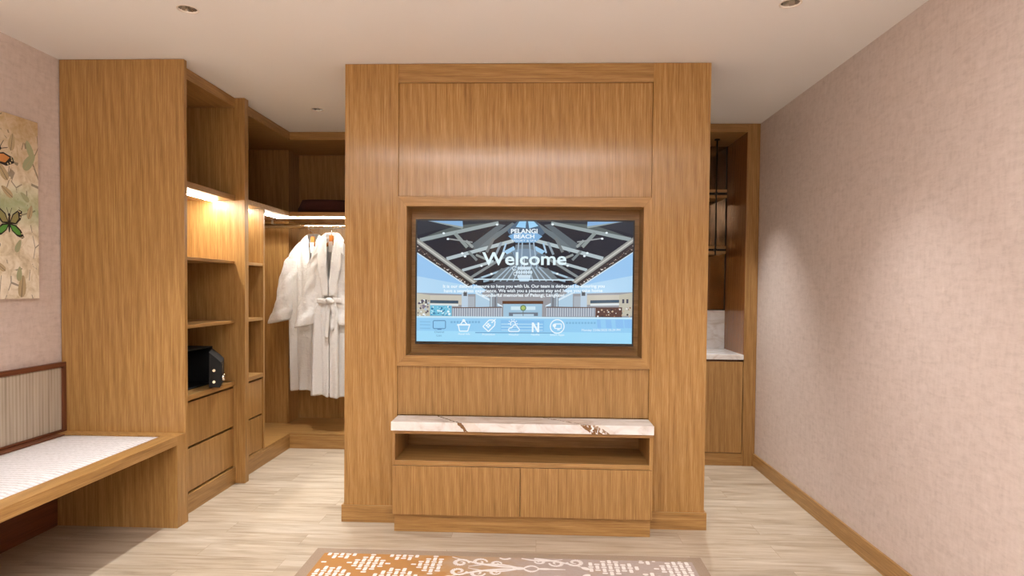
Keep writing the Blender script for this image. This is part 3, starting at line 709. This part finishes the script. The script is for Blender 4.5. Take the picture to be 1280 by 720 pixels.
def butterfly(cy, cz, sc, rot, c1, c2):
    for fl in (1, -1):
        shape([(0.04, 0.1), (0.25, 0.62), (0.72, 0.95), (0.98, 0.86), (0.86, 0.35), (0.5, 0.02), (0.06, 0.0)], 1, cy, cz, sc, rot, fl)
        shape([(0.10, 0.13), (0.32, 0.58), (0.64, 0.80), (0.70, 0.40), (0.46, 0.10)], c2, cy, cz, sc, rot, fl)
        for a, b, r in ((0.80, 0.82, 0.05), (0.86, 0.66, 0.05), (0.82, 0.5, 0.045), (0.70, 0.86, 0.04)): shape(ell(a, b, r, r * 0.8), 5, cy, cz, sc, rot, fl)
        shape([(0.05, 0.02), (0.5, -0.02), (0.86, -0.30), (1.12, -0.72), (0.98, -0.82), (0.55, -0.68), (0.2, -0.40), (0.04, -0.1)], 1, cy, cz, sc, rot, fl)
        shape([(0.09, -0.04), (0.44, -0.10), (0.78, -0.36), (0.86, -0.62), (0.55, -0.58), (0.24, -0.34)], c1, cy, cz, sc, rot, fl)
        for a, b, r in ((1.0, -0.72, 0.05), (0.92, -0.52, 0.05), (0.88, -0.74, 0.04)): shape(ell(a, b, r, r * 0.8), 5, cy, cz, sc, rot, fl)
    shape(ell(0, 0.02, 0.075, 0.55), 1, cy, cz, sc, rot); shape(ell(0, 0.55, 0.09, 0.1), 1, cy, cz, sc, rot)
    for fl in (1, -1): shape([(0.02, 0.6), (0.18, 1.0), (0.21, 0.99), (0.05, 0.58)], 1, cy, cz, sc, rot, fl)
obj('painted_leaf_sprays', art, pm, cv_, bevel=0)['kind'] = 'stuff'
for a in ((3.040, 1.625, 0.082, 0.0, 3, 4), (2.945, 1.955, 0.10, -0.9, 2, 2), (2.58, 1.82, 0.095, 0.4, 2, 5), (2.52, 1.45, 0.085, -0.3, 3, 4)):
    art = MB(); butterfly(*a); o = obj('painted_butterfly', art, pm, pt, bevel=0)
    o['label'] = ('green' if a[4] == 3 else 'orange') + ' butterfly with black veins'

# ------------------------------------------------------------------ minibar niche on the right
RYF = 4.785
mb_ = thing('minibar_cabinet', 'tall oak minibar niche with marble counter beside the right wall', 'cabinet', (1.1, 5.05, 0))
RX0, RX1, RXP = 0.45, XR - 0.002, 1.546
RBK = 5.30
board('post', mb_, 'oak_z', RXP, RX1, RYF, RBK, 0, HT)
board('side_panel', mb_, 'oak_z', RX0, RX0 + 0.03, RYF, RBK, 0, HT)
board('fascia', mb_, 'oak_x', RX0 + 0.03, RXP, RYF, RYF + 0.02, 2.507, HT)
board('top_board', mb_, 'oak_x', RX0 + 0.03, RXP, RYF + 0.02, RBK, 2.507, 2.525)
board('niche_side', mb_, 'oak_gloss', RXP - 0.004, RXP, RYF + 0.004, RBK - 0.02, 0.841, 2.506, bevel=0)
board('back_panel', mb_, 'oak_z', RX0 + 0.03, RXP, RBK - 0.012, RBK, 0, 2.507)
o = board('mirror', mb_, 'bronze', RX0 + 0.03, RXP - 0.004, RBK - 0.018, RBK - 0.012, 1.165, 2.507, bevel=0); o['label'] = 'dark bronze mirror'
board('mirror_trim', mb_, 'black_metal', RX0 + 0.03, RXP - 0.004, RBK - 0.022, RBK - 0.012, 1.157, 1.165, bevel=0)
board('mirror_trim', mb_, 'black_metal', RXP - 0.012, RXP - 0.004, RBK - 0.022, RBK - 0.012, 1.165, 2.507, bevel=0)
o = board('splashback', mb_, 'marble_plain', RX0 + 0.03, RXP - 0.004, RBK - 0.02, RBK - 0.012, 0.841, 1.157, bevel=0)
board('counter', mb_, 'marble_plain', RX0 + 0.03, RXP - 0.001, RYF - 0.002, RBK - 0.012, 0.804, 0.841)
for x0, x1 in ((RX0 + 0.032, 0.99), (0.993, RXP - 0.005)): board('door', mb_, 'oak_z', x0, x1, RYF + 0.001, RYF + 0.021, 0.100, 0.789)
board('carcass', mb_, 'walnut_z', RX0 + 0.03, RXP - 0.001, RYF + 0.03, RBK - 0.013, 0.098, 0.803)
board('plinth', mb_, 'oak_x', RX0 + 0.03, RXP, RYF + 0.004, RYF + 0.024, 0, 0.096)
SHX = 1.474
for z0, z1 in ((2.052, 2.118), (1.612, 1.674)):
    sh = board('shelf', mb_, 'oak_x', RX0 + 0.03, SHX, 5.04, RBK - 0.024, z1 - 0.022, z1)
    board('shelf_lower_board', sh, 'oak_x', RX0 + 0.03, SHX, 5.04, RBK - 0.024, z0, z0 + 0.022)
    board('shelf_core', sh, 'black_metal', RX0 + 0.03, SHX - 0.004, 5.062, RBK - 0.024, z0 + 0.022, z1 - 0.022, bevel=0)
for x in (1.385, 0.95):
    r_ = MB(); r_.tube([(x, 5.02, 1.60), (x, 5.02, 2.506)], 0.006, 12); r_.lathe((x, 5.02, 2.496), [(0.0, 0), (0.022, 0), (0.022, 0.0105), (0.0, 0.0105)], 20)
    for z in (2.085, 1.643): r_.box(x - 0.008, x + 0.008, 5.012, 5.045, z - 0.008, z + 0.008)
    obj('hanging_rod', r_, 'black_metal', mb_, bevel=0)

# ------------------------------------------------------------------ recessed downlights
dlab = ['recessed ceiling downlight above the bench', 'recessed ceiling downlight near the right wall at the top edge', 'recessed ceiling downlight in front of the corner wardrobe',
        'recessed ceiling downlight between media wall and minibar', 'recessed ceiling downlight nearer the camera on the left', 'recessed ceiling downlight nearer the camera on the right', 'recessed ceiling downlight overhead in the middle',
        'added recessed ceiling downlight behind the camera on the left', 'added recessed ceiling downlight behind the camera on the right', 'recessed ceiling downlight close to the bedroom curtain', 'added recessed ceiling downlight behind the media wall']
d0 = thing('downlight', dlab[0], 'downlight', (LIGHTS[0][0], LIGHTS[0][1], H), 'recessed ceiling downlights')
c0 = (LIGHTS[0][0], LIGHTS[0][1], H)
k = MB(); k.lathe(c0, [(HR + 0.004, 0.0005), (HR + 0.005, -0.0015), (HR - 0.001, -0.002), (HR - 0.002, 0.004), (HR - 0.001, 0.012), (HR + 0.001, 0.012)], 32); obj('trim_ring', k, 'white_trim', d0, bevel=0)
k = MB(); k.lathe(c0, [(HR - 0.001, 0.004), (HR - 0.006, 0.03), (HR - 0.014, 0.055), (0.012, 0.066)], 9, smooth=False); obj('reflector', k, 'chrome', d0, bevel=0)
k = MB(); k.lathe(c0, [(0.0, 0.064), (0.014, 0.064), (0.014, 0.08), (0.0, 0.08)], 20); obj('lamp_face', k, 'bulb', d0, bevel=0)
sl = lamp('spot_lamp', 'SPOT', (0, 0, 0.012), SPOT_W, SPOT_C, 0.018, d0, spot_size=math.radians(72), spot_blend=1.0)
dim = sl.data.copy(); dim.energy = SPOT_W * 0.6
for (x, y), lb in list(zip(LIGHTS, dlab))[1:]:
    r_ = d0.copy(); COL.objects.link(r_); r_.location = (x, y, H); r_['label'] = lb
    for ch in list(d0.children):
        q = ch.copy(); COL.objects.link(q); q.parent = r_
        if q.type == 'LIGHT' and abs(x - 1.071) < 0.01 and y < 3: q.data = dim

# ------------------------------------------------------------------ bedroom curtain behind the camera (seen in the mirror and the screen)
rows = []
for z in (0.03, 0.8, 1.6, H - 0.03):
    rows.append([(-1.7 + 2.4 * i / 240, YB + 0.14 + 0.035 * math.sin(i * 2 * PI / 8) + 0.01 * math.sin(i * 0.9 + z), z) for i in range(241)])
t = NT('curtain_cloth'); t.base(t.mix(rgb(206, 176, 122), rgb(176, 142, 88), t.noise(t.coord((60, 60, 3), rnd=False), 1, 3))); M['curtain'] = t.p(Roughness=0.8)
tag(obj('curtain', MB().grid(rows), 'curtain', None, bevel=0, mods=[('SOLIDIFY', dict(thickness=0.003))], origin=(-0.5, YB + 0.14, 0.03)), 'pleated gold beige curtain hanging on the bedroom wall', 'curtain')

# ------------------------------------------------------------------ rug
RGX0, RGX1, RGY0, RGY1, RGZ = -1.102, 0.812, 0.55, 3.114, 0.007
t = NT('rug_field'); v = t.coord((1, 1, 1), rnd=False); tc = t.n('ShaderNodeTexCoord'); sx = t.n('ShaderNodeSeparateXYZ'); t.l(tc.outputs['Object'], sx.inputs[0])
n1 = t.noise(v, 3.0, 4, 0.6, 0.6); n2 = t.noise(v, 60, 3)
fx = t.math('ADD', t.math('MULTIPLY', sx.outputs[0], -0.75), t.math('MULTIPLY', n1, 1.3))
c = t.ramp(fx, [(0.50, rgb(176, 162, 156)), (0.72, rgb(180, 154, 128)), (0.98, rgb(186, 136, 74)), (1.0, rgb(180, 126, 60))])
t.base(t.mix(c, t.mix(c, rgb(140, 112, 90), 0.5), n2)); t.bump(n2, 0.4, 0.003); t.p(Roughness=0.95); rug_f = t.m
t = NT('rug_border'); n2 = t.noise(t.coord((220, 220, 60), rnd=False), 1, 3); t.base(t.mix(rgb(168, 148, 128), rgb(140, 120, 102), n2)); t.bump(n2, 0.4, 0.003); rug_b = t.p(Roughness=0.95)
t = NT('rug_white'); n2 = t.noise(t.coord((220, 220, 60), rnd=False), 1, 3); t.base(t.mix(rgb(236, 230, 226), rgb(216, 206, 202), n2)); t.bump(n2, 0.4, 0.003); rug_w = t.p(Roughness=0.95)
rg = MB()
rg.box(RGX0, RGX1, RGY0, RGY1, 0.0, RGZ, 1)
fx0, fx1, fy0, fy1 = RGX0 + 0.055, RGX1 - 0.055, RGY0 + 0.055, RGY1 - 0.055
rg.quad([(fx0, fy0, RGZ + 0.0006), (fx1, fy0, RGZ + 0.0006), (fx1, fy1, RGZ + 0.0006), (fx0, fy1, RGZ + 0.0006)], 0)
ZW = [RGZ + 0.0012]
def dash(cx, cy, wx, wy):
    a, b, c_, d = max(cx - wx / 2, fx0), min(cx + wx / 2, fx1), max(cy - wy / 2, fy0), min(cy + wy / 2, fy1)
    if b - a < 0.004 or d - c_ < 0.004: return
    z = ZW[0]; q = min(0.004, (b - a) / 3, (d - c_) / 3)
    rg.quad([(a + q, c_, z), (b - q, c_, z), (b, c_ + q, z), (b, d - q, z), (b - q, d, z), (a + q, d, z), (a, d - q, z), (a, c_ + q, z)], 2)
def diamonds(xa, xb, ox, oy, px, py, g=0.031):
    for i in range(-40, 41):
        for j in range(-90, 91):
            x, y = ox + i * g, oy + j * g
            if not (xa <= x <= xb and fy0 - 0.01 <= y <= fy1 + 0.01): continue
            u_, v_ = (x - ox) / px, (y - oy) / py
            best = 9
            for (cu, cv) in ((round(u_), round(v_)), (math.floor(u_) + 0.5, math.floor(v_) + 0.5)):
                best = min(best, abs(u_ - cu) * 2 + abs(v_ - cv) * 2)
            if best > 0.78: continue
            if (i + j) % 2 == 0: dash(x, y, 0.018, 0.038)
            else: dash(x, y, 0.026, 0.014)
diamonds(fx0, -0.43, -0.80, 2.955, 0.31, 0.29)
diamonds(0.25, fx1, 0.355, 2.975, 0.33, 0.29)
def ribbon(pts, wd, taper=True):
    n = len(pts); ZW[0] += 0.000004; wd *= 1.3
    for i in range(n - 1):
        p, q = pts[i], pts[i + 1]
        def wdt(k):
            s = k / (n - 1); return wd * (0.35 + 0.65 * math.sin(PI * min(1, s + 0.08))) if taper else wd
        dx, dy = q[0] - p[0], q[1] - p[1]; L_ = math.hypot(dx, dy) or 1e-6; nx, ny = -dy / L_ / 2, dx / L_ / 2
        w0, w1 = wdt(i), wdt(i + 1)
        P = [(p[0] + nx * w0, p[1] + ny * w0), (q[0] + nx * w1, q[1] + ny * w1), (q[0] - nx * w1, q[1] - ny * w1), (p[0] - nx * w0, p[1] - ny * w0)]
        if all(fx0 <= a <= fx1 and fy0 <= b <= fy1 for a, b in P): rg.quad([(a, b, ZW[0]) for a, b in P], 2)
def blob(cx, cy, rx, ry, rot=0):
    ZW[0] += 0.000004
    P = ell(cx, cy, rx, ry, rot, 14)
    if all(fx0 <= a <= fx1 and fy0 <= b <= fy1 for a, b in P): rg.quad([(a, b, ZW[0]) for a, b in P], 2)
def scroll(cx, cy, r, a0, turns, sgn, wd): ribbon([(cx + r * (1 - 0.75 * s) * math.cos(a0 + sgn * turns * 2 * PI * s), cy + r * (1 - 0.75 * s) * math.sin(a0 + sgn * turns * 2 * PI * s)) for s in [i / 22 for i in range(23)]], wd)
def damask(cx, cy, d):                      # acanthus spray pointing along d*x
    for m_ in (1, -1):
        scroll(cx + d * 0.30, cy + m_ * 0.045, 0.040, PI if d > 0 else 0, 1.3, -m_ * d, 0.016)
        scroll(cx + d * 0.21, cy + m_ * 0.060, 0.036, PI if d > 0 else 0, 1.2, -m_ * d, 0.014)
        scroll(cx + d * 0.13, cy + m_ * 0.045, 0.026, PI if d > 0 else 0, 1.2, -m_ * d, 0.012)
        ribbon([(cx + d * (0.02 + 0.33 * s), cy + m_ * (0.008 + 0.10 * s * s)) for s in [i / 12 for i in range(13)]], 0.014)
        ribbon([(cx + d * (0.02 + 0.24 * s), cy + m_ * (0.008 + 0.030 * math.sin(PI * s))) for s in [i / 12 for i in range(13)]], 0.011)
        ribbon([(cx - d * (0.00 + 0.08 * s), cy + m_ * 0.03 * math.sin(PI * s)) for s in [i / 12 for i in range(13)]], 0.012)
        blob(cx + d * 0.345, cy + m_ * 0.108, 0.022, 0.014, m_ * d * 0.6)
    blob(cx + d * 0.02, cy, 0.030, 0.016); blob(cx - d * 0.10, cy, 0.036, 0.010); ribbon([(cx - d * (0.10 + 0.10 * s), cy) for s in (0, 0.5, 1)], 0.010)
for kk in range(10):
    cy = 3.085 - kk * 0.29
    damask(-0.06, cy - 0.145, -1); damask(-0.11, cy - 0.02, 1)
tag(obj('rug', rg, [rug_f, rug_b, rug_w], None, bevel=0, origin=(-0.145, 1.8, 0)), 'orange and grey patterned rug with taupe border lying on the floor', 'rug')

# ------------------------------------------------------------------ bathrobes on wooden hangers
def hanger(cx, cy, ztop, label):
    h_ = thing('coat_hanger', label, 'hanger', (cx, cy, ztop - 0.12), 'wooden coat hangers')
    b = MB(); pts = [(cx + 0.135 * s, cy + 0.02 * s * s, ztop - 0.085 - 0.085 * abs(s) ** 1.4) for s in [i / 10 for i in range(-10, 11)]]
    b.tube(pts, [0.011 + 0.006 * (1 - abs(i / 10)) for i in range(-10, 11)], 10); obj('shoulder_bar', b, 'hanger', h_, bevel=0)
    b = MB(); b.box(cx - 0.017, cx + 0.017, cy - 0.012, cy + 0.010, ztop - 0.088, ztop - 0.022); obj('neck', b, 'hanger', h_, bevel=0.004)
    b = MB(); zc = RZ; r_ = 0.027
    hk = [(cx, cy, ztop - 0.024), (cx, cy + 0.004, zc - r_ - 0.012)]
    hk += [(cx + 0.004 * a, RY - r_ * math.sin(a) * 0.95, zc - r_ * math.cos(a)) for a in [0.25 + i * 0.32 for i in range(13)]]
    b.tube(hk, 0.0022, 8); obj('hook', b, 'chrome', h_, bevel=0)
    return h_
def robe(cx, cy, zt, lab, seed, hw, hem, dpt, sl, belted, lean=0.0, ve=0.4):
    rd = random.Random(seed); rb = thing('bathrobe', lab, 'bathrobe', (cx, cy, hem), 'white bathrobes')
    ph = [rd.uniform(0, 6.28) for _ in range(8)]
    zs = zt - 0.045                                    # shoulder crest height at the neck
    # body sheet, open at the front (angle 0 = front, -y)
    rows = []; NZ, NA = 56, 84
    wz = zt - 0.56                                     # waist
    for i in range(NZ + 1):
        s = i / NZ; z = zs - s * (zs - hem)
        drop = zs - z
        # half-width and half-depth of the hanging cloth
        if drop < 0.14: a = 0.055 + (hw - 0.055) * (drop / 0.14) ** 0.62
        else:
            q = (drop - 0.14) / (zs - hem - 0.14); a = hw * (1 - 0.10 * math.sin(min(1, q * 2.4) * PI)) * (1 + 0.02 * q)
            if belted: a *= 1 - 0.16 * math.exp(-((z - wz) / 0.07) ** 2)
        b_ = dpt * (0.34 + 0.66 * min(1, drop / 0.22)) * (0.9 + 0.2 * s)
        if belted: b_ *= 1 - 0.15 * math.exp(-((z - wz) / 0.07) ** 2)
        gap = 0.028 * max(0.0, 1 - max(0, drop - 0.02) / ve) ** 0.9
        g = math.asin(min(0.95, gap / a)) + 0.003
        amp = 0.006 + 0.016 * s ** 0.8
        row = []
        for j in range(NA + 1):
            th = g + (2 * PI - 2 * g) * j / NA
            fold = amp * (math.sin(7 * th + ph[0] + 1.2 * s) + 0.7 * math.sin(12 * th + ph[1] - 2.0 * s) + 0.5 * math.sin(19 * th + ph[2] + 3 * s) * s)
            if belted and z > wz: fold += 0.004 * math.sin(16 * th + ph[3]) * math.exp(-((z - wz) / 0.12) ** 2)
            e = 0.8
            sn, cs_ = math.sin(th), math.cos(th)
            x = (a + fold) * math.copysign(abs(sn) ** e, sn); y = -(b_ + fold) * math.copysign(abs(cs_) ** e, cs_)
            hz = 0.012 * math.sin(3 * th + ph[4]) * s ** 6
            row.append((cx + x + lean * s, cy + y, z + hz))
        rows.append(row)
    body = MB().grid(rows); bo = obj('robe_body', body, 'terry', rb, bevel=0, mods=[('SOLIDIFY', dict(thickness=0.007, offset=0)), ('SUBSURF', dict(levels=1, render_levels=1))])
    # sleeves: (side, outward shift at the cuff, forward shift, cuff height, radius)
    for (sd, ox, fy, cz, r0, r1) in sl:
        rows = []; N = 30
        for i in range(N + 1):
            s = i / N
            px = cx + sd * (hw - 0.055 + (ox + 0.02) * s ** 0.9); py = cy + fy * s - 0.012; pz = zs - 0.115 - (zs - 0.115 - cz) * s
            ra = r0 + (r1 - r0) * s + (0.012 if s > 0.86 else 0) ; rb_ = ra * (0.52 + 0.12 * math.sin(5 * s + ph[5]))
            if i == 0: ra *= 0.55
            if i == 1: ra *= 0.85
            row = []
            for j in range(29):
                a = 2 * PI * j / 28
                f = 0.007 * math.sin(3 * a + 9 * s + ph[6]) + 0.005 * math.sin(5 * a - 14 * s + ph[7]) + 0.004 * math.sin(26 * s + 2 * a)
                tilt = sd * 0.020 * math.cos(a)
                row.append((px + (ra + f) * math.cos(a), py + (rb_ + f) * math.sin(a), pz + 0.05 * sd * -math.cos(a) * (1 - s) * 0.9 + tilt * s * -1))
            rows.append(row)
        obj('sleeve', MB().grid(rows), 'terry', rb, bevel=0, mods=[('SOLIDIFY', dict(thickness=0.008, offset=0)), ('SUBSURF', dict(levels=1, render_levels=1))])
    # shawl collar: inner edge runs up the opening and round the neck, outer edge lies on the chest
    inn, out = [], []
    NS = 20
    for sd in (-1, 1):
        seg_i, seg_o = [], []
        for i in range(NS + 1):
            s = i / NS; z = wz + 0.03 + (zs + 0.012 - wz - 0.03) * s
            drop = zs - z; gp = 0.028 * max(0.0, 1 - max(0, drop - 0.02) / ve) ** 0.9
            bb = dpt * (0.34 + 0.66 * min(1, max(drop, 0) / 0.22)) + 0.013
            x0 = gp + 0.002 if s < 0.97 else 0.045
            yy = -bb * (1 if s < 0.9 else 0.9)
            wd = 0.035 + 0.045 * math.sin(PI * min(1, s * 0.62 + 0.1))
            seg_i.append((cx + sd * x0 + lean * 0.3, cy + yy - 0.004, z)); seg_o.append((cx + sd * (x0 + wd) + lean * 0.3, cy + yy * (1 - 0.25 * s) + 0.006, z - 0.035 * s))
        if sd == -1: inn += seg_i; out += seg_o
        else:
            for kk in range(1, 10):
                a = PI * kk / 10
                inn.append((cx - 0.045 * math.cos(a), cy + 0.040 * math.sin(a) - 0.01, zt - 0.008 + 0.010 * math.sin(a)))
                out.append((cx - 0.095 * math.cos(a), cy + 0.058 * math.sin(a) - 0.005, zt - 0.055 - 0.01 * math.sin(a)))
            inn += seg_i[::-1]; out += seg_o[::-1]
    rows = [[p, tuple((Vector(p) * 0.5 + Vector(q) * 0.5) + Vector((0, -0.012 if abs(k_ - len(inn) / 2) > 6 else 0, 0.014)))[:3], q] for k_, (p, q) in enumerate(zip(inn, out))]
    obj('collar', MB().grid(rows), 'terry', rb, bevel=0, mods=[('SOLIDIFY', dict(thickness=0.014, offset=0)), ('SUBSURF', dict(levels=2, render_levels=2))])
    lb = MB(); lb.box(cx - 0.017, cx + 0.017, cy - 0.026, cy - 0.023, zt - 0.165, zt - 0.075); obj('neck_label', lb, 'label', rb, bevel=0)
    if belted:
        a = hw * 0.84 + 0.012; bb = dpt * 0.9 + 0.012
        path = [(cx + a * math.copysign(abs(math.sin(th)) ** 0.8, math.sin(th)), cy - bb * math.copysign(abs(math.cos(th)) ** 0.8, math.cos(th)), wz + 0.004 * math.sin(5 * th)) for th in [2 * PI * i / 40 for i in range(41)]]
        bt = MB()
        rows = [[(p[0], p[1], p[2] - 0.021), (p[0] + 0.0 * 1, p[1], p[2]), (p[0], p[1], p[2] + 0.021)] for p in path]; bt.grid(rows)
        kx, ky = cx + 0.015, cy - bb - 0.014
        be = obj('belt', bt, 'terry', rb, bevel=0, mods=[('SOLIDIFY', dict(thickness=0.010, offset=0)), ('SUBSURF', dict(levels=1, render_levels=1))])
        kn = MB(); kn.tube([(kx - 0.030, ky + 0.004, wz + 0.012), (kx - 0.012, ky - 0.006, wz + 0.006), (kx + 0.012, ky - 0.006, wz - 0.004), (kx + 0.030, ky + 0.004, wz - 0.012)], [0.012, 0.022, 0.022, 0.012], 12)
        for d_, ln in ((-0.02, 0.30), (0.028, 0.24)):
            r_ = [[(kx + d_ * min(1, 3 * s) - 0.019 + 0.006 * math.sin(5 * s), ky - 0.006 - 0.006 * math.sin(7 * s), wz - ln * s), (kx + d_ * min(1, 3 * s) + 0.019 + 0.006 * math.sin(5 * s), ky - 0.002 + 0.004 * math.sin(6 * s), wz - ln * s)] for s in [i / 14 for i in range(15)]]
            kn.grid(r_)
        obj('belt_knot', kn, 'terry', be, bevel=0, mods=[('SOLIDIFY', dict(thickness=0.009, offset=0)), ('SUBSURF', dict(levels=1, render_levels=1))])
    return rb
hanger(-1.930, 5.318, 1.770, 'wooden coat hanger inside the left bathrobe'); hanger(-1.705, 5.125, 1.765, 'wooden coat hanger inside the right bathrobe')
robe(-1.930, 5.318, 1.772, 'white terry bathrobe hanging on the left, partly behind the tied one', 11, 0.200, 0.435, 0.062, [(-1, 0.105, -0.02, 1.02, 0.082, 0.080), (1, -0.02, 0.02, 1.02, 0.075, 0.072)], False, 0.035, 0.20)
robe(-1.705, 5.125, 1.768, 'white terry bathrobe with tied belt, hanging right, beside the media wall', 23, 0.150, 0.425, 0.064, [(-1, 0.085, -0.03, 1.0, 0.072, 0.076), (1, 0.02, -0.01, 1.0, 0.078, 0.070)], True, 0.01, 0.36)
